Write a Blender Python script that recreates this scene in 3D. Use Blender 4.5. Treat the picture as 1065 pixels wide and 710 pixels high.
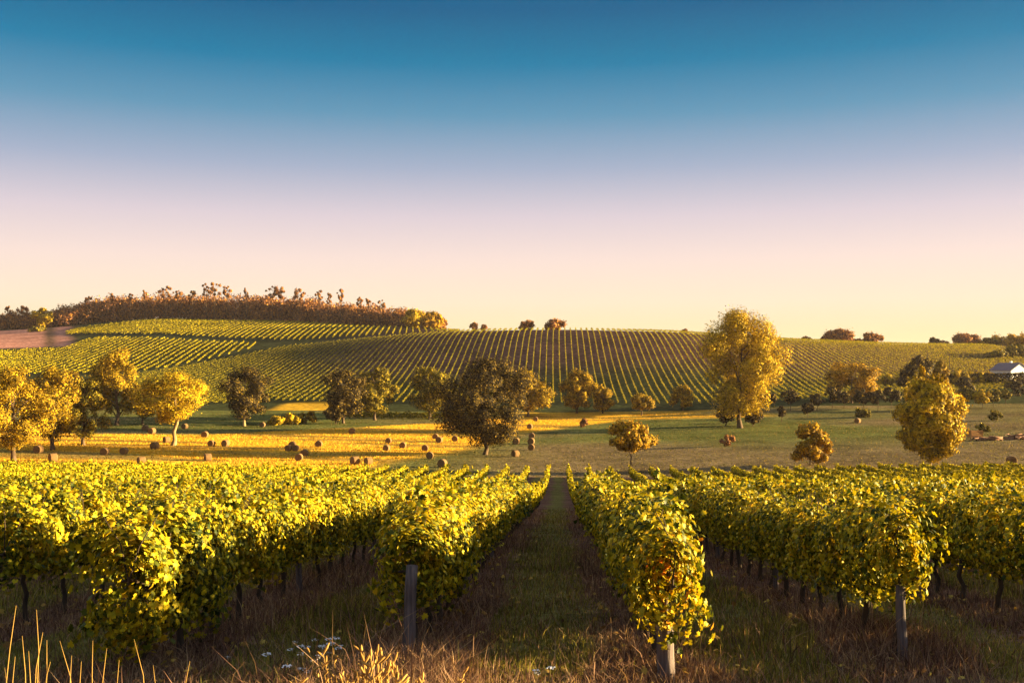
import bpy, math, random
import numpy as np
from mathutils import Vector
R = math.radians
C = bpy.context.scene.collection
for o in list(bpy.data.objects): bpy.data.objects.remove(o)
RNG = np.random.default_rng(7)

# ------------------------------------------------------------------ camera, sky, sun, exposure
F = 1035.0                      # focal length in photo pixels (1065 wide)
EYE = 2.0
HOR = 370.0
YAW = math.atan((583 - 532.5) / F)
PITCH = math.atan((HOR - 355.0) / F)
cam = bpy.data.cameras.new('camera'); co = bpy.data.objects.new('camera', cam); C.objects.link(co)
cam.sensor_width = 36.0; cam.lens = 36.0 * F / 1065.0
cam.clip_start = 0.1; cam.clip_end = 20000
co.location = (0, 0, EYE); co.rotation_euler = (math.pi / 2 + PITCH, 0, YAW)
bpy.context.scene.camera = co

SUN_EL, SUN_AZ = R(8.2), R(82.0)        # azimuth clockwise from +Y (the direction of the rows)
sdir = Vector((math.sin(SUN_AZ) * math.cos(SUN_EL), math.cos(SUN_AZ) * math.cos(SUN_EL), math.sin(SUN_EL)))
world = bpy.data.worlds.new('World'); bpy.context.scene.world = world; world.use_nodes = True
nt = world.node_tree; nt.nodes.clear()
sky = nt.nodes.new('ShaderNodeTexSky'); sky.sky_type = 'NISHITA'; sky.sun_disc = False
sky.sun_elevation = SUN_EL; sky.sun_rotation = SUN_AZ; sky.air_density = 1.0; sky.dust_density = 2.0
tc = nt.nodes.new('ShaderNodeTexCoord'); sep = nt.nodes.new('ShaderNodeSeparateXYZ')
nt.links.new(tc.outputs['Generated'], sep.inputs[0])
ramp = nt.nodes.new('ShaderNodeValToRGB')
mr = nt.nodes.new('ShaderNodeMapRange'); mr.inputs['From Min'].default_value = -0.02; mr.inputs['From Max'].default_value = 0.5
nt.links.new(sep.outputs['Z'], mr.inputs['Value']); nt.links.new(mr.outputs[0], ramp.inputs[0])
def lin(c): return tuple(((v / 255) / 12.92 if v / 255 <= .04045 else ((v / 255 + .055) / 1.055) ** 2.4) for v in c)
def sky_stop(y): return (math.sin(math.atan((HOR - y) / F)) + .02) / .52
stops = [(376, (255, 228, 165)), (350, (255, 233, 180)), (315, (255, 233, 204)), (270, (249, 224, 214)), (225, (222, 206, 214)),
         (175, (166, 176, 200)), (120, (96, 150, 182)), (65, (10, 122, 164)), (10, (0, 94, 140)), (-70, (0, 90, 134)), (-300, (176, 190, 206)), (-600, (200, 210, 222))]  # topmost stops, unseen above the frame, are brightened to add fill light
els = ramp.color_ramp.elements
els[0].position = max(0, sky_stop(stops[0][0])); els[0].color = (*lin(stops[0][1]), 1)
els[1].position = min(1, sky_stop(stops[-1][0])); els[1].color = (*lin(stops[-1][1]), 1)
for y, c in stops[1:-1]:
    e = els.new(sky_stop(y)); e.color = (*lin(c), 1)
EXPO = 2.75
sc = nt.nodes.new('ShaderNodeVectorMath'); sc.operation = 'SCALE'; sc.inputs['Scale'].default_value = 10.0 / 2 ** EXPO
nt.links.new(ramp.outputs[0], sc.inputs[0])
mixw = nt.nodes.new('ShaderNodeMix'); mixw.data_type = 'RGBA'; mixw.inputs['Factor'].default_value = 0.975
nt.links.new(sky.outputs[0], mixw.inputs['A']); nt.links.new(sc.outputs[0], mixw.inputs['B'])
bg = nt.nodes.new('ShaderNodeBackground'); bg.inputs['Strength'].default_value = 0.1
nt.links.new(mixw.outputs['Result'], bg.inputs['Color'])
wo = nt.nodes.new('ShaderNodeOutputWorld'); nt.links.new(bg.outputs[0], wo.inputs['Surface'])
sl = bpy.data.lights.new('sun', 'SUN'); sl.energy = 5.0; sl.angle = R(0.6); sl.color = (1.0, 0.755, 0.35)
so = bpy.data.objects.new('sun', sl); C.objects.link(so)
so.rotation_euler = sdir.to_track_quat('Z', 'Y').to_euler()
vs = bpy.context.scene.view_settings
vs.view_transform = 'Standard'; vs.look = 'None'; vs.exposure = EXPO; vs.gamma = 1.0; vs.use_curve_mapping = False
cy = bpy.context.scene.cycles
cy.max_bounces = 5; cy.diffuse_bounces = 3; cy.glossy_bounces = 2; cy.transmission_bounces = 4; cy.transparent_max_bounces = 6
cy.volume_bounces = 0; cy.use_denoising = True

# ------------------------------------------------------------------ terrain
def ss(a, b, x): t = np.clip((x - a) / (b - a), 0, 1); return t * t * (3 - 2 * t)
def near_z(X, Y):
    t = np.clip((Y - 12) / 111, 0, 1)
    return -0.109 * Y - 1.15 * 6.75 * t * t * (1 - t) + .5 * t * t + 0.9 * ss(8, 65, X) * ss(55, 118, Y) + 0.3 * ss(20, 60, -X) * ss(60, 120, Y)
COLS = {   # photo column -> (distance, photo row of the ground there)
 -150: [(135,'m',-13.0),(285,'m',-13.2),(350,404),(400,388),(450,374),(500,362),(560,352),(620,345),(680,341),(760,'z',16),(1000,'z',0)],
    0: [(135,'m',-13.5),(285,'m',-13.7),(345,406),(400,389),(450,374),(500,362),(560,351),(620,344),(680,341),(760,'z',16),(1000,'z',0)],
  150: [(135,'m',-14.0),(285,'m',-14.1),(330,412),(380,394),(430,377),(480,361),(540,346),(600,336),(660,329),(700,329),(780,'z',18),(1000,'z',0)],
  300: [(135,'m',-14.6),(288,'m',-14.5),(330,410),(370,393),(410,377),(450,363),(500,351),(560,341),(620,334),(660,333.5),(760,'z',12),(1000,'z',0)],
  450: [(135,'m',-15.1),(288,'m',-14.9),(330,406),(370,382),(405,361),(430,349),(455,345),(500,343),(560,340.5),(620,341),(720,'z',10),(1000,'z',0)],
  583: [(135,'m',-15.3),(288,'m',-15.0),(330,405),(370,377),(400,357),(420,347),(438,342.5),(460,342),(520,'z',11),(700,'z',4),(1000,'z',0)],
  700: [(135,'m',-15.0),(288,'m',-14.6),(330,404),(370,378),(400,360),(420,350.5),(440,345.5),(470,344.5),(530,'z',8.5),(700,'z',3),(1000,'z',0)],
  820: [(135,'m',-14.4),(240,'m',-14.2),(288,'m',-12.4),(330,406),(370,386),(410,369),(440,359),(465,354),(490,353),(560,'z',7),(700,'z',2),(1000,'z',0)],
  950: [(135,'m',-13.8),(230,'m',-13.4),(285,423),(330,408),(370,391),(420,374),(460,364),(490,359.5),(520,358),(600,'z',6),(760,'z',2),(1000,'z',0)],
 1065: [(135,'m',-13.4),(220,'m',-12.6),(280,421),(325,407),(360,394),(410,379),(460,367),(500,361.5),(540,360),(620,'z',6),(760,'z',2),(1000,'z',0)],
 1250: [(135,'m',-13.0),(220,'m',-12.0),(280,419),(325,405),(360,393),(410,379),(460,367),(500,361.5),(540,360),(620,'z',6),(760,'z',2),(1000,'z',0)],
}
TY = np.arange(120, 1001, 2.0)
cu, cz = [], []
for u, pts in sorted(COLS.items()):
    ys, zs = [120.], [-13.2]
    for p in pts:
        ys.append(p[0]); zs.append(p[2] if len(p) == 3 else EYE - (p[1] - HOR) * p[0] / F)
    cu.append(u); cz.append(np.interp(TY, ys, zs))
cu = np.array(cu, float); cz = np.array(cz)
k = np.exp(-0.5 * (np.arange(-12, 13) / 4.0) ** 2); k /= k.sum()
cz = np.array([np.convolve(np.pad(r, 12, mode='edge'), k, mode='valid') for r in cz])
UG = np.arange(-150, 1251, 5.0)
tab = np.array([np.interp(UG, cu, cz[:, j]) for j in range(len(TY))])          # (Y,u)
k2 = np.exp(-0.5 * (np.arange(-15, 16) / 7.0) ** 2); k2 /= k2.sum()
tab = np.array([np.convolve(np.pad(r, 15, mode='edge'), k2, mode='valid') for r in tab])
def noise2(x, y, s, seed=0):
    v = 0
    for i, (a, b, p) in enumerate([(1, .3, 0), (-.6, 1.1, 1.3), (.8, -.9, 2.1), (1.9, .7, .4), (-1.3, 2.1, 4.)]):
        v = v + np.sin((a * x + b * y) / s + p + seed * 1.7 + i) / (1 + .5 * i)
    return v / 2.6
def ground(X, Y):
    X = np.asarray(X, float); Y = np.asarray(Y, float)
    u = 583 + F * X / np.maximum(Y, 1.0)
    fu = np.clip((u + 150) / 5, 0, len(UG) - 1.001); fy = np.clip((Y - 120) / 2, 0, len(TY) - 1.001)
    iu = fu.astype(int); iy = fy.astype(int); a = fu - iu; b = fy - iy
    zt = (tab[iy, iu] * (1 - a) + tab[iy, iu + 1] * a) * (1 - b) + (tab[iy + 1, iu] * (1 - a) + tab[iy + 1, iu + 1] * a) * b
    w = ss(123, 131, Y)
    z = near_z(X, np.minimum(Y, 131)) * (1 - w) + zt * w
    z = z + w * ss(131, 150, Y) * .22 * noise2(X, Y, 14)
    return z - 0.02 * np.maximum(0, Y - 1000) * 0 
def gz(x, y): return float(ground(x, y))
def ray(u, v):
    dx, dy = (u - 532.5) / F, -(v - 355.0) / F
    d = Vector((dx, dy, -1)); d.rotate(co.rotation_euler); return d.normalized()
def hit(u, v, y0=60, y1=700):
    d = ray(u, v); t = y0 / d.y
    while t * d.y < y1:
        p = d * t
        if EYE + p.z <= gz(p.x, p.y): return p.x, p.y
        t += 0.5
    return None
def pos_at(u, Y):
    d = ray(u, HOR); return d.x / d.y * Y, Y
def z_at(v, Y): 
    return EYE - (v - HOR) * Y / F

# ------------------------------------------------------------------ materials
def newmat(name):
    m = bpy.data.materials.new(name); m.use_nodes = True; n = m.node_tree; n.nodes.clear()
    out = n.nodes.new('ShaderNodeOutputMaterial'); return m, n, out
def leaf_mat(name, cols, rough=0.6, trans=0.35, spec=0.04):
    m, n, out = newmat(name)
    geo = n.nodes.new('ShaderNodeNewGeometry'); r = n.nodes.new('ShaderNodeValToRGB')
    e = r.color_ramp.elements
    e[0].position, e[0].color = cols[0][0], (*cols[0][1], 1); e[1].position, e[1].color = cols[-1][0], (*cols[-1][1], 1)
    for p, c in cols[1:-1]:
        q = e.new(p); q.color = (*c, 1)
    tcn = n.nodes.new('ShaderNodeTexCoord'); nz = n.nodes.new('ShaderNodeTexNoise'); nz.inputs['Scale'].default_value = 0.9
    gp = n.nodes.new('ShaderNodeNewGeometry'); n.links.new(gp.outputs['Position'], nz.inputs['Vector'])
    mx = n.nodes.new('ShaderNodeMath'); mx.operation = 'MULTIPLY_ADD'; mx.inputs[1].default_value = 0.9; mx.inputs[2].default_value = -0.45
    n.links.new(nz.outputs['Fac'], mx.inputs[0])
    ad = n.nodes.new('ShaderNodeMath'); ad.operation = 'ADD'
    n.links.new(geo.outputs['Random Per Island'], ad.inputs[0]); n.links.new(mx.outputs[0], ad.inputs[1])
    n.links.new(ad.outputs[0], r.inputs[0])
    p = n.nodes.new('ShaderNodeBsdfPrincipled'); p.inputs['Roughness'].default_value = rough
    p.inputs['Specular IOR Level'].default_value = spec
    t = n.nodes.new('ShaderNodeBsdfTranslucent'); ms = n.nodes.new('ShaderNodeMixShader'); ms.inputs[0].default_value = trans
    n.links.new(r.outputs[0], p.inputs['Base Color'])
    g = n.nodes.new('ShaderNodeMix'); g.data_type = 'RGBA'; g.blend_type = 'MULTIPLY'; g.inputs['Factor'].default_value = 1; g.inputs['B'].default_value = (1.5, 1.35, .7, 1)
    n.links.new(r.outputs[0], g.inputs['A']); n.links.new(g.outputs['Result'], t.inputs['Color'])
    n.links.new(p.outputs[0], ms.inputs[1]); n.links.new(t.outputs[0], ms.inputs[2]); n.links.new(ms.outputs[0], out.inputs[0])
    return m
def rough_mat(name, c1, c2, scale=8.0, rough=0.9, stretch=(1, 1, 1), bump=0.4):
    m, n, out = newmat(name)
    tcn = n.nodes.new('ShaderNodeTexCoord'); mp = n.nodes.new('ShaderNodeMapping'); mp.inputs['Scale'].default_value = stretch
    nz = n.nodes.new('ShaderNodeTexNoise'); nz.inputs['Scale'].default_value = scale; nz.inputs['Detail'].default_value = 6
    mx = n.nodes.new('ShaderNodeMix'); mx.data_type = 'RGBA'; mx.inputs['A'].default_value = (*c1, 1); mx.inputs['B'].default_value = (*c2, 1)
    p = n.nodes.new('ShaderNodeBsdfPrincipled'); p.inputs['Roughness'].default_value = rough; p.inputs['Specular IOR Level'].default_value = 0.2
    cr = n.nodes.new('ShaderNodeMapRange'); cr.inputs['From Min'].default_value = .3; cr.inputs['From Max'].default_value = .7
    n.links.new(tcn.outputs['Object'], mp.inputs[0]); n.links.new(mp.outputs[0], nz.inputs['Vector'])
    n.links.new(nz.outputs['Fac'], cr.inputs[0]); n.links.new(cr.outputs[0], mx.inputs['Factor']); n.links.new(mx.outputs['Result'], p.inputs['Base Color'])
    b = n.nodes.new('ShaderNodeBump'); b.inputs['Strength'].default_value = bump; b.inputs['Distance'].default_value = 0.05
    n.links.new(nz.outputs['Fac'], b.inputs['Height']); n.links.new(b.outputs[0], p.inputs['Normal']); n.links.new(p.outputs[0], out.inputs[0])
    return m
def ground_mat(name, fine=3.0, bump=0.5, dist=0.2):
    """albedo from the sheet's own patch colours, broken up by noise"""
    m, n, out = newmat(name)
    at = n.nodes.new('ShaderNodeAttribute'); at.attribute_name = 'patch'
    g = n.nodes.new('ShaderNodeNewGeometry')
    n1 = n.nodes.new('ShaderNodeTexNoise'); n1.inputs['Scale'].default_value = fine; n1.inputs['Detail'].default_value = 8; n1.inputs['Roughness'].default_value = .65
    n2 = n.nodes.new('ShaderNodeTexNoise'); n2.inputs['Scale'].default_value = fine * .12; n2.inputs['Detail'].default_value = 5
    n.links.new(g.outputs['Position'], n1.inputs['Vector']); n.links.new(g.outputs['Position'], n2.inputs['Vector'])
    a = n.nodes.new('ShaderNodeMapRange'); a.inputs['From Min'].default_value = .3; a.inputs['From Max'].default_value = .7
    a.inputs['To Min'].default_value = .45; a.inputs['To Max'].default_value = 1.5; n.links.new(n1.outputs['Fac'], a.inputs[0])
    b = n.nodes.new('ShaderNodeMapRange'); b.inputs['From Min'].default_value = .3; b.inputs['From Max'].default_value = .7
    b.inputs['To Min'].default_value = .7; b.inputs['To Max'].default_value = 1.3; n.links.new(n2.outputs['Fac'], b.inputs[0])
    mu = n.nodes.new('ShaderNodeMath'); mu.operation = 'MULTIPLY'; n.links.new(a.outputs[0], mu.inputs[0]); n.links.new(b.outputs[0], mu.inputs[1])
    sc = n.nodes.new('ShaderNodeVectorMath'); sc.operation = 'SCALE'; n.links.new(at.outputs['Color'], sc.inputs[0]); n.links.new(mu.outputs[0], sc.inputs['Scale'])
    p = n.nodes.new('ShaderNodeBsdfPrincipled'); p.inputs['Roughness'].default_value = 1.0; p.inputs['Specular IOR Level'].default_value = 0.0
    bp = n.nodes.new('ShaderNodeBump'); bp.inputs['Strength'].default_value = bump; bp.inputs['Distance'].default_value = dist
    n.links.new(n1.outputs['Fac'], bp.inputs['Height']); n.links.new(bp.outputs[0], p.inputs['Normal'])
    n.links.new(sc.outputs[0], p.inputs['Base Color']); n.links.new(p.outputs[0], out.inputs[0])
    return m
M = {}
VINE_COLS = [(0.0, (.028, .042, .005)), (.32, (.11, .115, .007)), (.62, (.33, .265, .009)), (.9, (.50, .38, .012)), (1.0, (.52, .32, .012))]
M['vine'] = leaf_mat('grapevine leaf', VINE_COLS, .5, .2, .12)
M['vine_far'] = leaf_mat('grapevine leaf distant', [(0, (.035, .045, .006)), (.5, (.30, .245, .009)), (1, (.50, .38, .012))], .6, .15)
M['vine_rust'] = leaf_mat('grapevine leaf turning', [(0, (.16, .15, .02)), (.5, (.40, .22, .02)), (1, (.55, .16, .02))], .5, .4)
M['hill_vine'] = leaf_mat('hill vine leaf', [(0, (.05, .06, .010)), (.5, (.21, .175, .012)), (1, (.40, .31, .016))], .7, .25)
M['gold'] = leaf_mat('golden tree leaf', [(0, (.035, .025, .008)), (.62, (.25, .155, .010)), (1, (.54, .33, .014))], .6, .08)
M['yellow'] = leaf_mat('yellow tree leaf', [(0, (.05, .04, .008)), (.5, (.37, .235, .011)), (1, (.62, .41, .016))], .6, .08)
M['orange'] = leaf_mat('orange tree leaf', [(0, (.05, .03, .010)), (.6, (.36, .20, .012)), (1, (.60, .34, .016))], .6, .08)
M['dark'] = leaf_mat('dark tree leaf', [(0, (.012, .009, .008)), (.65, (.035, .025, .012)), (1, (.26, .165, .02))], .6, .05)
M['olive'] = leaf_mat('olive tree leaf', [(0, (.03, .03, .010)), (.6, (.11, .085, .012)), (1, (.42, .29, .016))], .6, .08)
M['wood'] = leaf_mat('ridge wood leaf', [(0, (.07, .035, .035)), (.5, (.20, .09, .05)), (1, (.58, .26, .05))], .7, .12)
M['bark'] = rough_mat('bark', (.05, .03, .018), (.13, .085, .05), 5, .95, (1, 1, .25))
M['bark_pale'] = rough_mat('pale bark', (.16, .11, .05), (.32, .22, .11), 5, .95, (1, 1, .25))
M['vine_bark'] = rough_mat('vine bark', (.03, .02, .014), (.09, .06, .04), 22, .95, (1, 1, .2))
M['post'] = rough_mat('weathered post wood', (.06, .045, .045), (.17, .13, .125), 30, .9, (1, 1, .08))
M['straw'] = rough_mat('straw bale', (.10, .055, .025), (.25, .14, .055), 9, 1, (1, 1, 1), .8)
M['white'] = rough_mat('white render', (.66, .64, .66), (.8, .78, .78), 3, .8)
M['roof'] = rough_mat('slate roof', (.10, .08, .10), (.2, .15, .18), 6, .8)
M['glass'] = rough_mat('dark window', (.02, .02, .03), (.04, .04, .05), 2, .2)
M['log'] = rough_mat('cut logs', (.10, .05, .03), (.28, .14, .08), 8, .9)
M['rust'] = rough_mat('rusty crate', (.30, .13, .04), (.45, .22, .06), 4, .8)
M['grass'] = leaf_mat('grass blade', [(0, (.07, .07, .016)), (.6, (.19, .165, .034)), (1, (.38, .30, .07))], .7, .3)
M['dry'] = leaf_mat('dry weed blade', [(0, (.06, .032, .024)), (.6, (.19, .10, .07)), (1, (.40, .26, .15))], .8, .2)
M['golden_grass'] = leaf_mat('golden dry grass', [(0, (.30, .17, .05)), (1, (.55, .36, .11))], .7, .3)
M['stub'] = leaf_mat('straw stubble', [(0, (.50, .28, .03)), (1, (.60, .35, .035))], .8, .3)
M['mgrass'] = leaf_mat('meadow grass', [(0, (.06, .055, .018)), (.6, (.10, .09, .025)), (1, (.20, .13, .04))], .8, .3)
M['litter'] = leaf_mat('fallen leaf', [(0, (.10, .05, .03)), (.6, (.28, .15, .04)), (1, (.50, .36, .08))], .7, .15)
M['petal'] = rough_mat('white petals', (.65, .62, .66), (.8, .78, .8), 40, .7)

# ------------------------------------------------------------------ mesh helpers
def mesh_np(name, V, faces, mat, smooth=False):
    """V (n,3); faces: (m,k) int array"""
    me = bpy.data.meshes.new(name)
    V = np.ascontiguousarray(V, np.float32); faces = np.ascontiguousarray(faces, np.int32)
    m, kk = faces.shape
    me.vertices.add(len(V)); me.vertices.foreach_set('co', V.ravel())
    me.loops.add(m * kk); me.loops.foreach_set('vertex_index', faces.ravel())
    me.polygons.add(m); me.polygons.foreach_set('loop_start', np.arange(m, dtype=np.int32) * kk)
    if smooth: me.polygons.foreach_set('use_smooth', np.ones(m, bool))
    me.update(calc_edges=True); me.materials.append(mat)
    return me
def link(name, me, parent=None):
    o = bpy.data.objects.new(name, me); C.objects.link(o)
    if parent is not None: o.parent = parent
    return o
def tag(o, label=None, cat=None, group=None, kind=None):
    if label: o['label'] = label
    if cat: o['category'] = cat
    if group: o['group'] = group
    if kind: o['kind'] = kind
    return o
def empty(name, loc, rz=0):
    o = bpy.data.objects.new(name, None); C.objects.link(o); o.location = loc; o.rotation_euler = (0, 0, rz); o.empty_display_size = .2
    return o
def norm(v): return v / np.maximum(np.linalg.norm(v, axis=1, keepdims=True), 1e-9)
QUAD = (np.array([(-1, -.8, 0), (.15, -1, .12), (1, .1, 0), (-.05, 1, .12)], float), np.array([[0, 1, 2, 3]]))
_a = [(270, .22), (305, .72), (335, .62), (350, .8), (20, .6), (38, .92), (62, .62), (90, 1.05), (118, .62), (142, .92), (160, .6), (190, .8), (205, .62), (235, .72)]
GL = (np.array([(0, 0, .16)] + [(r * math.cos(R(t)), r * math.sin(R(t)), -.12 * r * abs(math.cos(R(t)))) for t, r in _a]),
      np.array([[0, 1 + i, 1 + (i + 1) % len(_a)] for i in range(len(_a))]))
PENT = (np.array([(0, 0, .15), (0, -.45, 0), (.85, -.5, -.1), (.7, .45, -.05), (0, 1, 0), (-.75, .4, -.05), (-.8, -.55, -.1)]),
        np.array([[0, 1 + i, 1 + (i + 1) % 6] for i in range(6)]))
def leaf_arrays(P, N, S, tpl, rng=RNG):
    T, Fc = tpl; n = len(P); N = norm(N)
    r = norm(rng.normal(size=(n, 3))); A = norm(np.cross(N, r)); B = np.cross(N, A)
    V = P[:, None, :] + S[:, None, None] * (T[None, :, 0, None] * A[:, None] + T[None, :, 1, None] * B[:, None] + T[None, :, 2, None] * N[:, None])
    Fs = Fc[None] + (np.arange(n) * len(T))[:, None, None]
    return V.reshape(-1, 3), Fs.reshape(-1, Fc.shape[1])
def tube(path, radii, sides=7, seed=0, cap=True):
    path = np.asarray(path, float); n = len(path); V = []; Fq = []
    for i in range(n):
        t = path[min(i + 1, n - 1)] - path[max(i - 1, 0)]; t /= np.linalg.norm(t) + 1e-9
        a = np.cross(t, (0, 1, 0) if abs(t[1]) < .9 else (1, 0, 0)); a /= np.linalg.norm(a); b = np.cross(t, a)
        for j in range(sides):
            th = 2 * math.pi * j / sides; V.append(path[i] + radii[i] * (math.cos(th) * a + math.sin(th) * b))
    for i in range(n - 1):
        for j in range(sides):
            j2 = (j + 1) % sides; Fq.append((i * sides + j, i * sides + j2, (i + 1) * sides + j2, (i + 1) * sides + j))
    if cap:
        c = len(V); V.append(path[-1]); 
        for j in range(sides): Fq.append(((n - 1) * sides + j, (n - 1) * sides + (j + 1) % sides, c, c))
    return np.array(V), np.array(Fq)
def join(parts):
    Vs, Fs, o = [], [], 0
    for V, Fc in parts: Vs.append(V); Fs.append(Fc + o); o += len(V)
    return np.concatenate(Vs), np.concatenate(Fs)
def tri_fix(F4):   # quads with a repeated last index -> keep as python lists
    return [tuple(f[:3]) if f[2] == f[3] else tuple(f) for f in F4]
def mesh_py(name, V, F4, mat, smooth=True):
    me = bpy.data.meshes.new(name); me.from_pydata([tuple(v) for v in V], [], tri_fix(F4)); me.update(); me.materials.append(mat)
    if smooth: me.polygons.foreach_set('use_smooth', np.ones(len(me.polygons), bool))
    return me
def box(x0, x1, y0, y1, z0, z1):
    V = np.array([(x, y, z) for z in (z0, z1) for y in (y0, y1) for x in (x0, x1)], float)
    return V, np.array([(0, 2, 3, 1), (4, 5, 7, 6), (0, 1, 5, 4), (2, 6, 7, 3), (0, 4, 6, 2), (1, 3, 7, 5)])

# ------------------------------------------------------------------ ground sheets
def xs_axis():
    a = np.concatenate([np.arange(-12, 12.01, .25), np.arange(13, 130, 1.25), np.arange(132, 420, 4), np.geomspace(430, 3400, 16)])
    b = -np.concatenate([np.arange(12.75, 130, 1.25), np.arange(132, 420, 4), np.geomspace(430, 3400, 16)])
    return np.unique(np.round(np.concatenate([a, b]), 3))
XS = xs_axis()
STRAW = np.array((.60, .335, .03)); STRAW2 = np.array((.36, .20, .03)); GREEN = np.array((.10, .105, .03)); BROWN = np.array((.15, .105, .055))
ROWX = [0.96 + 2.5 * i for i in range(-40, 42)]
def col_near(X, Y):
    d = np.abs(((X - 0.96 + 1.25) % 2.5) - 1.25)          # distance from the nearest row
    w = ss(.45, .95, d + .28 * noise2(X, Y, .5) + .2 * noise2(X, Y, 1.7, 6))
    soil = np.array((.18, .10, .072)); grs = np.array((.16, .14, .048))
    c = soil[None] * (1 - w[:, None]) + grs[None] * w[:, None]
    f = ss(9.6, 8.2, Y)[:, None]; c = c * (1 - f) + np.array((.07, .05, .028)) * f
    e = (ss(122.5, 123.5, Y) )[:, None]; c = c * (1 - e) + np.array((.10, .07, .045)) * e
    return c
def col_meadow(X, Y):
    u = 583 + F * X / Y
    n = noise2(X, Y * 2, 16); n3 = noise2(X, Y, 5, 3)
    # mown straw on the left, its right edge runs diagonally away; green strips left unmown
    edge = np.interp(Y, [127, 150, 165, 185, 215, 240, 262, 290], [-36, -30, -24, -16, -8, 3, 16, 50])
    w = ss(3, -3, X - edge + 3 * n)
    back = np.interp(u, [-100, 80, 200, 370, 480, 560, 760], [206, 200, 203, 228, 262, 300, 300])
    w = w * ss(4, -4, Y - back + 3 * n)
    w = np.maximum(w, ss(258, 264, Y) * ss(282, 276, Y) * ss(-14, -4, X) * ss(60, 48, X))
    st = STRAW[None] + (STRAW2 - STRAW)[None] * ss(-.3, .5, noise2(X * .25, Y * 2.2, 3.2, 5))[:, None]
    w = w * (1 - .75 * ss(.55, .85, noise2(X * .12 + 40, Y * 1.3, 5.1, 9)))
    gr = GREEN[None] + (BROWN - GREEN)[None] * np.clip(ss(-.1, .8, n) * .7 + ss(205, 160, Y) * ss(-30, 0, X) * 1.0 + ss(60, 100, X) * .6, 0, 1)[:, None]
    gr = gr * (1 + .15 * n3)[:, None]
    return gr * (1 - w[:, None]) + st * w[:, None]
def col_hill(X, Y):
    u = 583 + F * X / Y
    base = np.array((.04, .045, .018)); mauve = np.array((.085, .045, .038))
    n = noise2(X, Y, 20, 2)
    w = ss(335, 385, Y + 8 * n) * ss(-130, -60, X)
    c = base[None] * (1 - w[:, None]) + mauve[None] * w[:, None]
    pk = (ss(64, 54, u + 6 * n) * ss(494, 500, Y + 4 * n) * ss(640, 630, Y))[:, None]
    pk = pk * (1 - (ss(33, 36, u) * ss(46, 43, u))[:, None] * .85)
    c = c * (1 - pk) + np.array((.42, .19, .14)) * pk
    yb = (ss(-88, -84, X) * ss(-62, -68, X) * ss(310, 302, Y + 5 * n))[:, None]
    c = c * (1 - yb) + STRAW * .9 * yb
    return c
def sheet(name, Yv, colf, mat, rough=0.0):
    XX, YY = np.meshgrid(XS, Yv); x = XX.ravel(); y = YY.ravel()
    z = ground(x, y)
    if rough: z = z + rough * noise2(x, y, .35, 1) * ss(14, 10, np.abs(x)) * ss(60, 30, y)
    nx, ny = len(XS), len(Yv); i = (np.arange(ny - 1)[:, None] * nx + np.arange(nx - 1)[None]).ravel()
    me = mesh_np(name, np.stack([x, y, z], 1), np.stack([i, i + 1, i + nx + 1, i + nx], 1), mat, True)
    ca = me.color_attributes.new('patch', 'FLOAT_COLOR', 'POINT'); c = np.ones((len(x), 4), np.float32); c[:, :3] = colf(x, np.maximum(y, 1)); ca.data.foreach_set('color', c.ravel())
    return tag(link(name, me), kind='structure')
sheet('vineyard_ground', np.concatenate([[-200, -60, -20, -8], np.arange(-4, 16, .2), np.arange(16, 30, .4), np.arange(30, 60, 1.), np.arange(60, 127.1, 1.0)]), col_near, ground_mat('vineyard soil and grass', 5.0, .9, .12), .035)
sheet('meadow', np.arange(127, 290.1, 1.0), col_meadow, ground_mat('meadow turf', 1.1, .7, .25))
sheet('hillside', np.concatenate([np.arange(290, 700.1, 2.5), np.geomspace(710, 3400, 22)]), col_hill, ground_mat('hill soil', .6, .5, .2))

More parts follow.
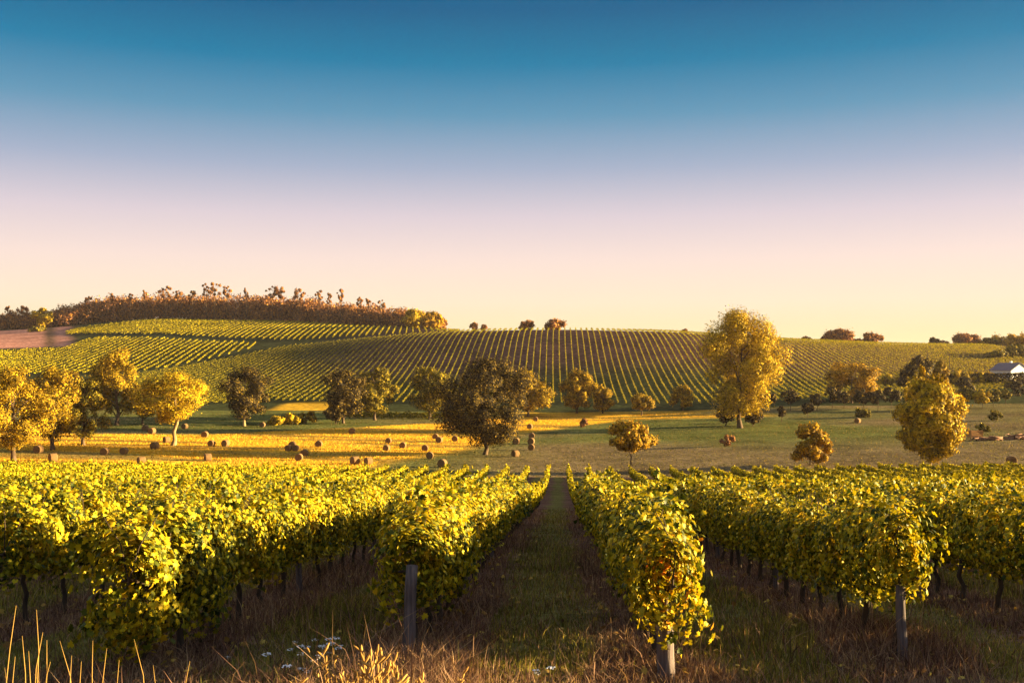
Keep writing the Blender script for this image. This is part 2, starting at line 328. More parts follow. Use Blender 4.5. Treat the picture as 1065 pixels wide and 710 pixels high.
# ------------------------------------------------------------------ grapevines of the near vineyard
ZS = 0.109
def canopy_pts(n, rng, smax=.62, zc=1.06, hh=.42, hw=.32, lump=None, shoots=(6, 11), droop=4):
    s = rng.uniform(-smax, smax, n); th = rng.uniform(0, 2 * math.pi, n); r = rng.uniform(0, 1, n) ** .38
    ph = rng.uniform(0, 6, 4)
    m = 1 + .26 * np.sin(s * 6 + ph[0] + 2 * np.sin(th)) + .20 * np.sin(s * 11 + ph[1] + th * 2) 
    x = np.cos(th) * r * hw * m; z = zc + np.sin(th) * r * hh * m
    low = np.sin(th) < -.2
    z = np.where(low, z - rng.uniform(0, .22, n) * (np.sin(s * 5 + ph[2]) > 0), z)
    P = np.stack([x, s, z], 1)
    N = np.stack([np.cos(th) * 1.2, np.zeros(n), np.sin(th) * .8 + .25], 1) + rng.normal(size=(n, 3)) * .5
    # shoots above the hedge
    for q in range(rng.integers(*shoots)):
        kk = rng.integers(6, 13); a = rng.uniform(0, 1, kk); sx = rng.uniform(-smax, smax); bx = rng.uniform(-.15, .15); L = rng.uniform(.08, .36) * (1 if rng.uniform() < .8 else 1.4); lean = rng.normal(0, .15, 2)
        P = np.concatenate([P, np.stack([bx + lean[0] * a + rng.normal(0, .05, kk), sx + lean[1] * a + rng.normal(0, .05, kk), zc + hh * .8 + a * L], 1)])
        N = np.concatenate([N, rng.normal(size=(kk, 3)) + (0, -.3, .4)])
    for q in range(droop):       # hanging shoots under the hedge
        kk = rng.integers(8, 18); a = rng.uniform(0, 1, kk); sx = rng.uniform(-smax, smax); sg = rng.choice([-1, 1]); bx = sg * hw * rng.uniform(.5, 1.0); L = rng.uniform(.12, .42)
        P = np.concatenate([P, np.stack([bx + sg * .05 * a + rng.normal(0, .05, kk), sx + rng.normal(0, .06, kk), zc - hh * .6 - a * L], 1)])
        N = np.concatenate([N, rng.normal(size=(kk, 3)) * .5 + (sg, 0, .1)])
    return P, N
def vine_variant(i, n, size, tpl, mat, **kw):
    rng = np.random.default_rng(100 + i); P, N = canopy_pts(n, rng, **kw)
    S = rng.uniform(.7, 1.15, len(P)) * size
    V, Fc = leaf_arrays(P, N, S, tpl, rng); return mesh_np('vine canopy', V, Fc, mat)
HI = [vine_variant(i, 2300, .044, GL, M['vine']) for i in range(10)]
HI_LOW = [vine_variant(30 + i, 2600, .050, GL, M['vine'], zc=.96, hh=.55, hw=.36, droop=12) for i in range(2)]
HI_RUST = vine_variant(50, 70, .052, GL, M['vine_rust'], smax=.2, zc=1.0, hh=.28, hw=.36, shoots=(1, 2), droop=0)
LO = [vine_variant(60 + i, 950, .064, PENT, M['vine']) for i in range(10)]
def vine_trunk(i):
    rng = np.random.default_rng(200 + i); n = 7; t = np.linspace(0, 1, n)
    lean = rng.uniform(-.25, .25, 2)
    path = np.stack([lean[0] * .3 * t + rng.normal(0, .02, n), lean[1] * t + rng.normal(0, .025, n), -.08 + .93 * t], 1)
    rad = np.interp(t, [0, .1, .7, 1], [.055, .038, .03, .042]) * rng.uniform(.85, 1.2)
    parts = [tube(path, rad, 7)]
    for sgn in (-1, 1):
        p = np.array([path[-1] - (0, 0, .05), path[-1] + (rng.normal(0, .03), sgn * .2, .06), path[-1] + (rng.normal(0, .03), sgn * .5, .12)])
        parts.append(tube(p, [.028, .02, .012], 6))
    for q in range(4):
        y = rng.uniform(-.5, .5); p = np.array([path[-1] + (0, y, .08), path[-1] + (rng.normal(0, .1), y + rng.normal(0, .08), .45), path[-1] + (rng.normal(0, .15), y + rng.normal(0, .1), .75)])
        parts.append(tube(p, [.009, .006, .004], 4))
    V, Fc = join(parts); return mesh_py('vine trunk', V, Fc, M['vine_bark'])
TR = [vine_trunk(i) for i in range(8)]
FRONT = {0.96: 9.3, -1.54: 9.9, 3.46: 10.3, 5.96: 12.7, -4.04: 9.1, -6.54: 8.6}
def front_of(x): return FRONT.get(round(x, 2), 8.0 if x > 0 else 8.4)
def in_view(x, y, m=40):
    u = 583 + F * x / y; return -m < u < 1065 + m
vines = []; beside = []
for x in ROWX:
    y = front_of(x) + {-1.54: .62, .96: .15}.get(round(x, 2), .32)
    j = 0
    while y < 123:
        if in_view(x, y, 30): vines.append((y, x, j))
        elif (y > 30 and in_view(x, y, 70)) or (x > 8 and x < 34 and y < 34): beside.append((y, x, j))
        y += 1.0; j += 1
vines.sort()
near, far = vines[:300], vines[300:] + beside
ORD = ['first', 'second', 'third', 'fourth', 'fifth', 'sixth', 'seventh', 'eighth', 'ninth', 'tenth', 'eleventh', 'twelfth', 'thirteenth', 'fourteenth', 'fifteenth', 'sixteenth', 'seventeenth', 'eighteenth', 'nineteenth', 'twentieth']
def row_words(x):
    i = int(round((x - 0.96) / 2.5)) if x > 0 else int(round((-1.54 - x) / 2.5))
    return f"{ORD[min(i, 19)]} row {'right' if x > 0 else 'left'} of the grass path"
VG = 'grapevines of the near vineyard'
prng = random.Random(3)
for y, x, j in near:
    e = empty('grapevine', (x, y, gz(x, y)), 0)
    seen_front = 0 <= 583 + F * x / front_of(x) <= 1065
    if seen_front and j < 6:
        rank = {0: 'front vine', 1: 'second vine from the front', 2: 'third vine from the front', 3: 'fourth vine from the front', 4: 'fifth vine from the front', 5: 'sixth vine from the front'}[j]
        lab = f"{rank} in the {row_words(x)}"
    else:
        lab = f"leafy vine merged into the hedge in the {row_words(x)}"
        if seen_front: lab = f"leafy vine further back in the {row_words(x)}"
    if (round(x, 2), j) == (.96, 0): lab = 'front vine with rust orange leaves in the first row right of the path'
    tag(e, lab, 'grapevine', VG)
    hi = y < 24
    me = prng.choice(HI if hi else LO)
    if (round(x, 2), j) in ((-4.04, 0), (-4.04, 1), (-1.54, 3)): me = HI_LOW[j % 2]
    c = link('canopy', me, e); c.rotation_euler = (-ZS, 0, math.pi * prng.randrange(2)); s = prng.uniform(.93, 1.08); c.scale = (s * prng.uniform(.9, 1.15), 1, s)
    if c.rotation_euler.z > 1: c.rotation_euler.x = ZS
    t = link('trunk', prng.choice(TR), e); t.rotation_euler = (0, 0, prng.choice((0, math.pi)))
    if (round(x, 2), j) in ((.96, 0), (3.46, 14)):
        r = link('turned_leaves', HI_RUST, e); r.location = (.12, -.15, .0); tag(r, 'rust orange leaves on the vine')
# the rest of the near vineyard, beyond the three hundred nearest vines
def far_vines():
    rng = np.random.default_rng(11); Ps, Ns, Ss = [], [], []; tr = []
    for y, x, j in far:
        n = int(np.interp(y, [35, 60, 120], [250, 180, 120])); sz = np.interp(y, [35, 60, 120], [.088, .105, .135])
        P, N = canopy_pts(n, rng, smax=.56, zc=.95, hh=.38 * rng.uniform(.85, 1.12), hw=.19 * rng.uniform(.8, 1.2), shoots=(0, 2), droop=0)
        P = P + (x, y, 0); P[:, 2] += ground(P[:, 0], P[:, 1]); Ps.append(P); Ns.append(N); Ss.append(rng.uniform(.7, 1.15, len(P)) * sz)
        if y < 75:
            z = gz(x, y); tr.append(tube([(x, y, z - .05), (x + rng.normal(0, .04), y + rng.normal(0, .1), z + .4), (x, y, z + .95)], [.045, .035, .03], 5, cap=False))
    V, Fc = leaf_arrays(np.concatenate(Ps), np.concatenate(Ns), np.concatenate(Ss), QUAD, rng)
    Vt, Ft = join(tr); nl = len(Fc)
    V2, F2 = join([(V, Fc), (Vt, Ft)])
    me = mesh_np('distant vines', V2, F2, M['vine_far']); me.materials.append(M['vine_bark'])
    mi = np.zeros(len(F2), np.int32); mi[nl:] = 1; me.polygons.foreach_set('material_index', mi)
    tag(link('grapevines', me), 'further rows of yellow green grapevines running back to the edge of the hay meadow', 'grapevines', None, 'stuff')
far_vines()
# posts
def post_mesh(h, r, lean, seed):
    rng = np.random.default_rng(seed); n = 7; t = np.linspace(0, 1, n)
    path = np.stack([lean[0] * t, lean[1] * t, -.3 + (h + .3) * t], 1) + rng.normal(0, .004, (n, 3))
    V, Fc = tube(path, np.interp(t, [0, 1], [r * 1.08, r * .9]), 10); return mesh_py('post', V, Fc, M['post'], True)
PG = 'wooden vineyard posts'
PL = {(-1.54): 'leaning grey wooden end post of the first row left of the grass path', .96: 'thick weathered grey post under the front vine of the first row right of the path',
      3.46: 'straight pale wooden end post of the second row right of the grass path', 5.96: 'wooden end post of the third row right of the path'}
for x, l in PL.items():
    y = front_of(x); h, r, ln = {-1.54: (.98, .065, (.05, .08)), .96: (.5, .085, (.02, .05)), 3.46: (.8, .052, (-.01, .03)), 5.96: (1.3, .055, (.02, .03))}[x]
    o = link('vineyard_post', post_mesh(h, r, ln, 5)); o.location = (x, y, gz(x, y)); tag(o, l, 'post', PG)
PM = post_mesh(1.25, .045, (.02, .02), 8)
for x in ROWX:
    if abs(x) > 20: continue
    y = front_of(x) + 6.1
    q = 0
    while y < 34:
        if in_view(x, y, 0):
            o = link('vineyard_post', PM); o.location = (x + .03, y, gz(x, y)); o.rotation_euler = (prng.uniform(-.04, .04), prng.uniform(-.04, .04), prng.uniform(0, 6))
            tag(o, f"thin wooden post {'standing' if q == 0 else 'further back'} in the {row_words(x)}", 'post', PG)
        y += 6.0; q += 1
# a trellis wire pair is hidden in the leaves of each row; only the front rows show theirs
for x in (-1.54, .96, 3.46):
    y0 = front_of(x); ps = []
    for h in (.72, 1.12):
        pth = [(x, yy, gz(x, yy) + h + .01 * math.sin(yy)) for yy in np.linspace(y0, y0 + 24, 13)]; ps.append(tube(pth, [.003] * 13, 4))
    V, Fc = join(ps); tag(link('trellis_wire', mesh_py('wire', V, Fc, M['post'])), f'thin trellis wires strung along the {row_words(x)}', 'wire', 'trellis wires of the front rows')

# ------------------------------------------------------------------ hill vineyards: one object per vine row
HG = 'rows of vines on the far hillside'
def vine_row(xy, rng, label, per=10.5, size=.17, h=1.1, w=.14, mat='hill_vine'):
    L = np.concatenate([[0], np.cumsum(np.hypot(*np.diff(xy, axis=0).T))]); n = int(L[-1] * per)
    if L[-1] < 18: return
    s = rng.uniform(0, L[-1], n); x = np.interp(s, L, xy[:, 0]); y = np.interp(s, L, xy[:, 1])
    th = rng.uniform(-.5, math.pi + .5, n); r = rng.uniform(.5, 1, n)
    hm = 1 + .18 * np.sin(s * .9 + rng.uniform(0, 6)) + .12 * np.sin(s * 2.3)
    gap = (np.sin(s * .31 + rng.uniform(0, 6)) + np.sin(s * .83 + rng.uniform(0, 6))) > -1.96
    d = (xy[-1] - xy[0]) / np.linalg.norm(xy[-1] - xy[0]); nx, ny = d[1], -d[0]
    off = np.cos(th) * r * w
    P = np.stack([x + nx * off, y + ny * off, ground(x, y) + .45 + np.maximum(0, np.sin(th)) * r * (h - .45) * hm], 1)[gap]
    N = np.stack([nx * np.cos(th), ny * np.cos(th), np.sin(th) + .2], 1)[gap] + rng.normal(size=(gap.sum(), 3)) * .5
    c = P[0].copy(); c[2] = gz(P[0][0], P[0][1])
    V, Fc = leaf_arrays(P - c, N, rng.uniform(.7, 1.2, len(P)) * size, QUAD, rng)
    o = link('vine_row', mesh_np('vine row', V, Fc, M[mat])); o.location = c
    tag(o, label, 'vine row', HG)
hr = np.random.default_rng(21)
nrow = 0
x = -166.0
while x < 214:
    u0 = 583 + F * x / 300
    y0 = np.interp(x, [-166, -118, -92, -60, 0, 60, 84, 110, 140, 170, 214], [352, 298, 312, 306, 304, 300, 305, 318, 330, 345, 352])
    y1 = np.interp(x, [-166, -147, -127, -100, -60, -20, 20, 60, 100, 214], [396, 430, 458, 462, 458, 462, 466, 474, 495, 525])
    ys = np.arange(y0, y1, 5.0); ys = np.append(ys, y1)
    sway = 1.2 * np.sin(ys / 90)
    u1 = 583 + F * x / 420
    lab = ('vine row climbing the shaded left flank of the central hill' if u1 < 430 else
           'vine row running straight up the central hill behind the round trees' if u1 < 700 else
           'vine row on the hill directly behind the tall golden poplar' if u1 < 800 else
           'vine row slanting down the right hand hill field')
    vine_row(np.stack([x + sway, ys], 1), hr, lab); nrow += 1
    x += 2.45
# upper left fields: rows lean to the left going uphill
def slanted(ylo, yhi, xlo, xhi, lab, step=3.4, size=.24):
    global nrow
    x = xlo
    while x < xhi:
        ys = np.arange(0, 1.001, .05); yy = []; 
        t = np.arange(0, 190, 6.0)
        px = x - .15 * t; py = 395 + t
        lo = ylo(583 + F * px / py); hi = yhi(583 + F * px / py)
        m = (py >= lo) & (py <= hi) & (583 + F * px / py > -40)
        if m.sum() >= 5:
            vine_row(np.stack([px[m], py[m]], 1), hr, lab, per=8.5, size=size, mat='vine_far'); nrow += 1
        x += step
lowlo = lambda u: np.interp(u, [-40, 60, 110, 160, 230, 270, 300, 380], [392, 392, 394, 404, 440, 460, 476, 490])
road = lambda u: np.interp(u, [-40, 60, 90, 160, 230, 300, 420], [490, 500, 540, 522, 498, 474, 460])
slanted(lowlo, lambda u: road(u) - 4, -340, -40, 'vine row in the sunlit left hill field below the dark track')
def slanted2():
    global nrow
    x = -400
    while x < -20:
        t = np.arange(0, 200, 6.0); px = x - .15 * t; py = 470 + t; u = 583 + F * px / py
        lo = np.interp(u, [50, 90, 160, 230, 300, 380, 440, 480], [560, 549, 530, 505, 482, 474, 474, 480]); hi = np.interp(u, [50, 150, 300, 480], [600, 648, 630, 560])
        m = (py >= lo) & (py <= hi) & (u > 55) & (u < 478)
        if m.sum() >= 5:
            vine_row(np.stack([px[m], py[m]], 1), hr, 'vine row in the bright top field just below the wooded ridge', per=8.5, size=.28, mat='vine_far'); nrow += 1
        x += 3.3
slanted2()
print('hill rows', nrow)
# low vine patch and scrub at the foot of the hill
for i in range(5):
    xa, _ = pos_at(366, 268); xb, _ = pos_at(463, 268); yy = 262 + i * 2.6
    vine_row(np.array([(xa, yy), (xb, yy + 3)]), hr, 'short low yellow vine row at the foot of the hill left of the dark oak', per=14, size=.28, h=1.4)

# ------------------------------------------------------------------ trees
def crown_mesh(seed, H, W, base, mat, n, size, shape='round', lobes=None, lean=0.0, shoots=0):
    rng = np.random.default_rng(seed); ch = H * (1 - base); nl = int((lobes or 26) * 1.7)
    C_, R_ = [], []
    for i in range(nl):
        t = (i + rng.uniform(0, 1)) / nl
        if shape == 'round': env = math.sqrt(max(.05, 1 - (2 * t - 1) ** 2)) * .95
        elif shape == 'tall': env = np.interp(t, [0, .12, .4, .75, 1], [.45, .85, 1, .85, .35])
        elif shape == 'poplar': env = np.interp(t, [0, .15, .45, .8, 1], [.40, .62, 1, .92, .5])
        elif shape == 'cone': env = np.interp(t, [0, .1, .3, 1], [.5, .95, 1, .18])
        elif shape == 'flat': env = np.interp(t, [0, .3, .8, 1], [.5, 1, .9, .4])
        elif shape == 'dense': env = np.interp(t, [0, .15, .45, .8, 1], [.75, 1, .95, .58, .2])
        a = rng.uniform(0, 2 * math.pi); rr = W * env * rng.uniform(.3, .84 if (shape == 'poplar' or shoots) else 1.0)
        R0 = W * rng.uniform(.12, .33) * (.6 + .4 * env)
        C_.append((rr * math.cos(a) + lean * H * t, rr * math.sin(a), H * base + ch * (.08 + .84 * t))); R_.append(R0)
    C_ = np.array(C_); R_ = np.array(R_); wgt = R_ ** 2 / (R_ ** 2).sum()
    idx = rng.choice(nl, n, p=wgt); D = norm(rng.normal(size=(n, 3)) + (0, 0, .15))
    r = R_[idx] * rng.choice([1, 1, 1, 1, .7], n) * rng.uniform(.84, 1.1, n) * (1 + .14 * np.sin(D[:, 0] * 7 + idx) + .12 * np.sin(D[:, 2] * 9 + idx * 2))
    asp = min(1.25, max(.8, ch / (2.4 * W)))
    P = C_[idx] + D * r[:, None] * (1, 1, asp)
    P = P + 0
    # outlying twigs of leaves that break the outline
    m = n // 24; j = rng.choice(nl, m, p=wgt); Dj = norm(rng.normal(size=(m, 3)) + (0, 0, .5)); P2 = C_[j] + Dj * (R_[j] * rng.uniform(1.0, 1.45, m))[:, None]
    N = np.concatenate([D * .9 + norm(P - (0, 0, H * (base + 1) / 2)) * .35 + (0, 0, .1) + rng.normal(size=(n, 3)) * .24, rng.normal(size=(m, 3))]); P = np.concatenate([P, P2])
    for q in range(shoots):      # upright leafy shoots standing out of the crown
        c = C_[rng.integers(nl // 3, nl)]; L = rng.uniform(.06, .13) * H; kk = 60; a = rng.uniform(0, 1, kk)
        P = np.concatenate([P, c + np.stack([rng.normal(0, .10, kk) * (1.3 - a) + a * rng.normal(0, .1), rng.normal(0, .10, kk) * (1.3 - a), W * .22 + a * L], 1)]); N = np.concatenate([N, rng.normal(size=(kk, 3))])
    V, Fc = leaf_arrays(P, N, rng.uniform(.6, 1.25, len(P)) * size, QUAD, rng)
    return mesh_np('crown', V, Fc, mat), C_, R_
def trunk_mesh(seed, H, W, base, C_, mat, r0=None, lean=0.0, bow=0.0):
    rng = np.random.default_rng(seed + 999); r0 = r0 or H * .022 + .05; top = H * min(.85, base + (1 - base) * .62)
    t = np.linspace(0, 1, 8); wob = rng.normal(0, .012 * H, (8, 2)); wob[0] = 0
    path = np.stack([wob[:, 0] + lean * top * t + bow * H * np.sin(t * math.pi), wob[:, 1], -.4 + (top + .4) * t], 1)
    parts = [tube(path, np.interp(t, [0, .08, 1], [r0 * 1.5, r0, r0 * .3]), 8)]
    for c in C_[rng.choice(len(C_), min(10, len(C_)), replace=False)]:
        k = np.searchsorted(path[:, 2], max(path[1, 2], min(top * .95, c[2] - .25 * H * rng.uniform(.4, 1)))); k = min(max(k, 1), 7); a = path[k]
        mid = (a + c) / 2 + (0, 0, .04 * H); parts.append(tube([a, mid, c], [r0 * .42, r0 * .25, r0 * .08], 5))
    V, Fc = join(parts); return mesh_py('trunk', V, Fc, mat)
def make_tree(name, label, cat, x, y, H, W, mat, seed, base=.28, shape='round', n=4200, size=None, lobes=None, bark='bark', group=None, lean=0.0, r0=None, bow=0.0, shoots=0):
    e = empty(name, (x, y, gz(x, y) - .02)); tag(e, label, cat, group)
    W *= 1.16; base = base * .6 if base < .3 else base; n = int(n * 2.7)
    size = (size or max(.16, y / F * .95)) * .75
    cm, C_, R_ = crown_mesh(seed, H, W, base, M[mat], n, size, shape, lobes, lean, shoots)
    link('crown', cm, e); link('trunk', trunk_mesh(seed, H, W, base, C_, M[bark], r0, lean, bow), e); return e
def tree_px(u, vb, vt, hw, label, mat, seed, name='tree', cat='tree', Y=None, **kw):
    if Y is None:
        p = hit(u, vb); x, y = p
    else: x, y = pos_at(u, Y)
    H = max(z_at(vt, y) - gz(x, y), 2.2); return make_tree(name, label, cat, x, y, H, hw * y / F, mat, seed, **kw)
T1 = 'trees standing round the hay meadow'
TREES = [
 (14, 480, 379, 37, 'large golden tree at the left edge of the picture with a short dark trunk', 'gold', dict(n=8000, base=.16)),
 (55, 468, 381, 27, 'golden tree second from the left edge, next to the largest one', 'gold', dict(n=6000, base=.14)),
 (87, 463, 391, 24, 'olive gold spreading tree third from the left edge, leaning over straw', 'olive', dict(n=5500, base=.12)),
 (121, 442, 362, 26, 'tallest tree of the left group, dark below with a gold lit top', 'gold', dict(n=7000, base=.2, shape='tall')),
 (149, 442, 396, 14, 'small dark tree between the tall left tree and the pale trunked round tree', 'olive', dict(n=2600, base=.2)),
 (180, 463, 387, 36, 'round golden tree with a pale sunlit bent trunk standing in the straw field', 'yellow', dict(n=8000, base=.3, bark='bark_pale', bow=.05, r0=.42)),
 (254, 443, 381, 26, 'dense dark tree lit gold down its right side, right of the pale trunked tree', 'dark', dict(n=6000, base=.16, bark='bark_pale')),
 (357, 440, 384, 25, 'dark brown tree, left of a touching pair near the low vine patch', 'dark', dict(n=5200, base=.2)),
 (390, 437, 380, 23, 'gold topped tree, right of a touching pair near the low vine patch', 'olive', dict(n=5200, base=.16)),
 (349, 441, 423, 10, 'small dark bushy tree in front of the dark left tree of the pair', 'dark', dict(n=1400, base=.25)),
 (446, 436, 381, 25, 'olive tree with golden top just left of the big dark oak', 'olive', dict(n=5500, base=.16)),
 (504, 473, 370, 45, 'largest dark oak in the middle of the meadow with a short leaning trunk', 'dark', dict(n=19000, base=.10, lobes=40, shape='round', r0=.36)),
 (549, 433, 384, 25, 'golden round tree just behind and right of the big dark oak', 'gold', dict(n=6000, base=.12)),
 (600, 430, 384, 17, 'golden upright tree at the hill foot, left of a smaller one', 'gold', dict(n=4200, base=.12)),
 (627, 430, 401, 12, 'small golden tree tucked to the right of the upright one at the hill foot', 'gold', dict(n=2200, base=.12)),
 (667, 432, 410, 12, 'small round golden tree at the hill foot, right of a tree pair', 'gold', dict(n=2200, base=.3)),
 (710, 427, 400, 11, 'small upright gold tree at the hill foot left of the tall poplar', 'gold', dict(n=2200, base=.25, shape='tall')),
 (657, 490, 438, 21, 'little wide tree with orange gold right side leaning over the back of the vines', 'orange', dict(n=3600, base=.38, lean=-.10, r0=.12, size=.2)),
 (770, 445, 321, 40, 'tallest golden poplar in the picture, standing right of centre', 'yellow', dict(n=22000, base=.12, shape='poplar', lobes=60, r0=.5)),
 (755, 443, 418, 9, 'small dark bush against the left of the tall poplar trunk', 'dark', dict(n=1500, base=.15)),
 (783, 443, 420, 10, 'small dark bush against the right of the tall poplar trunk', 'dark', dict(n=1500, base=.15)),
 (843, 484, 438, 18, 'ragged orange gold bushy tree behind the vines right of centre', 'orange', dict(n=4200, base=.08, shape='tall', size=.2, r0=.12)),
 (886, 419, 377, 23, 'orange gold tree on the slope between poplar and the big right hand tree', 'orange', dict(n=4600, base=.2, shape='flat')),
 (967, 488, 391, 37, 'large yellow tree with pale trunk and upright shoots at the right, behind the vines', 'yellow', dict(n=13000, base=.14, shape='round', lobes=50, bark='bark_pale', size=.22, shoots=26, r0=.14)),
 (956, 416, 368, 17, 'dense dark rounded tree standing behind the large yellow tree', 'dark', dict(n=4600, base=.1, shape='dense')),
 (976, 414, 373, 9, 'narrow gold tree just right of the dark rounded tree', 'gold', dict(n=2200, base=.1, shape='tall')),
]
for i, (u, vb, vt, hw, lab, mat, kw) in enumerate(TREES):
    tree_px(u, vb, vt, hw, lab, mat, 300 + i, name='tree', group=T1, **kw)
ORCH = [(822, 427, 404, 9, 'dark'), (840, 434, 418, 7, 'dark'), (813, 439, 421, 4, 'dark'), (850, 427, 408, 7, 'dark'), (866, 424, 402, 9, 'dark'), (878, 424, 406, 8, 'dark'), (898, 426, 404, 9, 'dark'), (913, 427, 404, 8, 'dark'), (927, 425, 402, 9, 'dark'), (800, 424, 408, 8, 'dark'),
        (1004, 425, 402, 9, 'olive'), (1022, 425, 405, 9, 'yellow'), (1033, 424, 405, 8, 'olive'), (1046, 420, 404, 6, 'olive')]
ol = ['small dark round orchard tree directly right of the poplar', 'little dark lollipop shaped tree in front of the orchard line', 'thin little tree closest to the poplar in the orchard', 'low dark orchard tree behind the lollipop shaped one', 'dark orchard tree left of the orange gold tree foot', 'dark orchard tree under the left of the orange gold tree', 'dark orchard tree under the right of the orange gold tree', 'dark orchard tree midway between orange gold tree and large yellow tree', 'dark orchard tree touching the left of the large yellow tree', 'dark low tree half hidden behind the right of the poplar',
      'olive small tree right of the large yellow tree', 'small bright yellow tree on a thin stem before the dark hedge', 'small olive tree just right of the bright yellow stemmed one', 'smallest olive tree before the hedge, nearest the white house']
for i, (u, vb, vt, hw, mat) in enumerate(ORCH):
    tree_px(u, vb, vt, hw, ol[i], mat, 400 + i, name='orchard_tree', cat='tree', n=1300, base=.3, lobes=14, group='small orchard trees on the right slope', r0=.09)
BUSH = [(1004, 409, 391, 11, 'dark', 'round dark bush at the left end of the hedge'), (1059, 412, 395, 10, 'dark', 'round dark bush at the right edge before the hedge'), (1000, 400, 384, 9, 'yellow', 'yellow shrub behind the dark hedge, left one'), (1014, 399, 386, 9, 'yellow', 'yellow shrub behind the dark hedge, middle one'), (1028, 398, 387, 8, 'gold', 'gold shrub behind the hedge nearest the white house'),
        (897, 434, 428, 7, 'olive', 'low green bush in the grass below the orchard'), (756, 464, 457, 6, 'wood', 'low reddish bush alone in the brown meadow left of the poplar'), (286, 442, 433, 8, 'yellow', 'bright yellow scrub, left end of the bank at the hill foot'), (302, 441, 430, 10, 'yellow', 'bright yellow scrub, middle of the bank at the hill foot'), (319, 440, 429, 9, 'gold', 'golden scrub, right end of the bank at the hill foot'),
        (940, 400, 388, 9, 'yellow', 'yellow shrub just left of the dark rounded tree'), (921, 400, 389, 8, 'yellow', 'yellow shrub right of the orange gold tree'), (607, 444, 438, 4, 'wood', 'tiny reddish bush in the green meadow'), (1035, 437, 431, 6, 'olive', 'low olive bush on the bare slope below the hedge'), (1022, 452, 445, 6, 'olive', 'low scrubby bush beside the heap of logs')]
for i, (u, vb, vt, hw, mat, lab) in enumerate(BUSH):
    tree_px(u, vb, vt, hw, lab, mat, 450 + i, name='bush', cat='bush', n=1100, base=.02, lobes=12, shape='flat', group='bushes', r0=.06)
SKY = [(549, 333, 8, 480, 'wood'), (577, 332, 10, 480, 'wood'), (493, 335, 4, 490, 'wood'), (503, 337, 3, 490, 'wood'), (712, 342, 4, 500, 'wood'), (873, 343, 15, 520, 'wood'), (860, 349, 7, 520, 'wood'), (906, 347, 9, 530, 'wood'), (892, 353, 6, 530, 'wood'), (838, 350, 4, 520, 'wood'),
       (971, 351, 6, 560, 'dark'), (980, 355, 5, 560, 'wood'), (1003, 348, 13, 560, 'wood'), (1030, 353, 12, 565, 'olive'), (1050, 350, 16, 560, 'orange'), (1075, 350, 18, 560, 'orange'), (1058, 360, 16, 440, 'olive'), (1037, 366, 9, 430, 'olive')]
sl_ = ['round tree on the skyline above the centre hill, left of two', 'round tree on the skyline above the centre hill, right of two', 'tiny tree on the skyline right of the ridge wood, left of two', 'tiny tree on the skyline right of the ridge wood, right of two', 'tiny tree on the skyline just left of the poplar', 'broad tree on the skyline, biggest one right of the poplar', 'low tree on the skyline touching the left of the broad one', 'round tree on the skyline between the broad one and the right hand trees', 'low tree in the gap between two skyline trees right of the poplar', 'tiny tree on the skyline just right of the poplar',
        'pointed dark tree on the right hand skyline', 'low tree beside the pointed dark skyline tree', 'large round tree on the right hand skyline', 'olive tree on the skyline above the white house', 'orange tree on the skyline above the white house', 'orange tree on the skyline at the right edge', 'olive tree behind the roof of the white house', 'smaller olive tree left of the white house gable']
for i, (u, vt, hw, Y, mat) in enumerate(SKY):
    tree_px(u, 0, vt, hw, sl_[i], mat, 500 + i, name='tree', cat='tree', Y=Y, n=2600 if hw > 8 else 1000, base=.1, lobes=18, group='trees on the skyline', shape='cone' if i == 10 else 'round')
# ridge wood, one far-off mass
def ridge_top(u): return np.interp(u, [-60, 0, 20, 45, 60, 80, 120, 160, 200, 280, 330, 370, 405, 440, 462], [326, 326, 324, 325, 321, 311, 305, 303, 304, 305, 308, 315, 319, 324, 333])
def ridge_wood():
    rng = np.random.default_rng(77); cr, tk = [], []
    for i in range(420):
        u = rng.uniform(-55, 460); Y = rng.uniform(0, 1) * 34 + np.interp(u, [-60, 0, 60, 150, 300, 460], [650, 648, 640, 664, 650, 575])
        x, y = pos_at(u, Y); z = gz(x, y); H = (z_at(ridge_top(u), Y) - z) * rng.uniform(.62, .95); H = max(H, 3.5); W = min(H * .6, 6.5) * rng.uniform(.85, 1.25)
        n = 420; nl = 8; Cc = np.stack([rng.normal(0, .38 * W, nl), rng.normal(0, .38 * W, nl), H * np.linspace(.15, .88, nl)], 1); idx = rng.integers(0, nl, n); D = norm(rng.normal(size=(n, 3)))
        P = Cc[idx] + D * (W * .55 * rng.uniform(.6, 1.1, n))[:, None]; cr.append((P + (x, y, z), D + rng.normal(size=(n, 3)) * .5, rng.uniform(.5, 1.1, n) * .62))
        tk.append(tube([(x, y, z - .5), (x + .2, y, z + H * .4), (x, y, z + H * .8)], [.25, .2, .08], 5, cap=False))
    V, Fc = leaf_arrays(np.concatenate([c[0] for c in cr]), np.concatenate([c[1] for c in cr]), np.concatenate([c[2] for c in cr]), QUAD, rng)
    nl = len(Fc); V2, F2 = join([(V, Fc), join(tk)]); me = mesh_np('ridge wood', V2, F2, M['wood']); me.materials.append(M['bark'])
    mi = np.zeros(len(F2), np.int32); mi[nl:] = 1; me.polygons.foreach_set('material_index', mi)
    tag(link('woodland', me), 'far off mauve brown wood covering the left ridge behind the vineyards', 'woodland', None, 'stuff')
ridge_wood()
PINES = [(214, 293, 5), (223, 292, 6), (236, 295, 6), (256, 297, 3), (172, 296, 6), (185, 300, 5), (200, 300, 5), (283, 296, 7), (292, 297, 6), (310, 298, 7), (331, 300, 4), (342, 304, 3), (354, 299, 4), (374, 308, 4), (383, 309, 5), (396, 311, 4), (150, 300, 3), (135, 303, 3), (115, 302, 3), (92, 306, 4), (8, 316, 3), (25, 317, 6)]
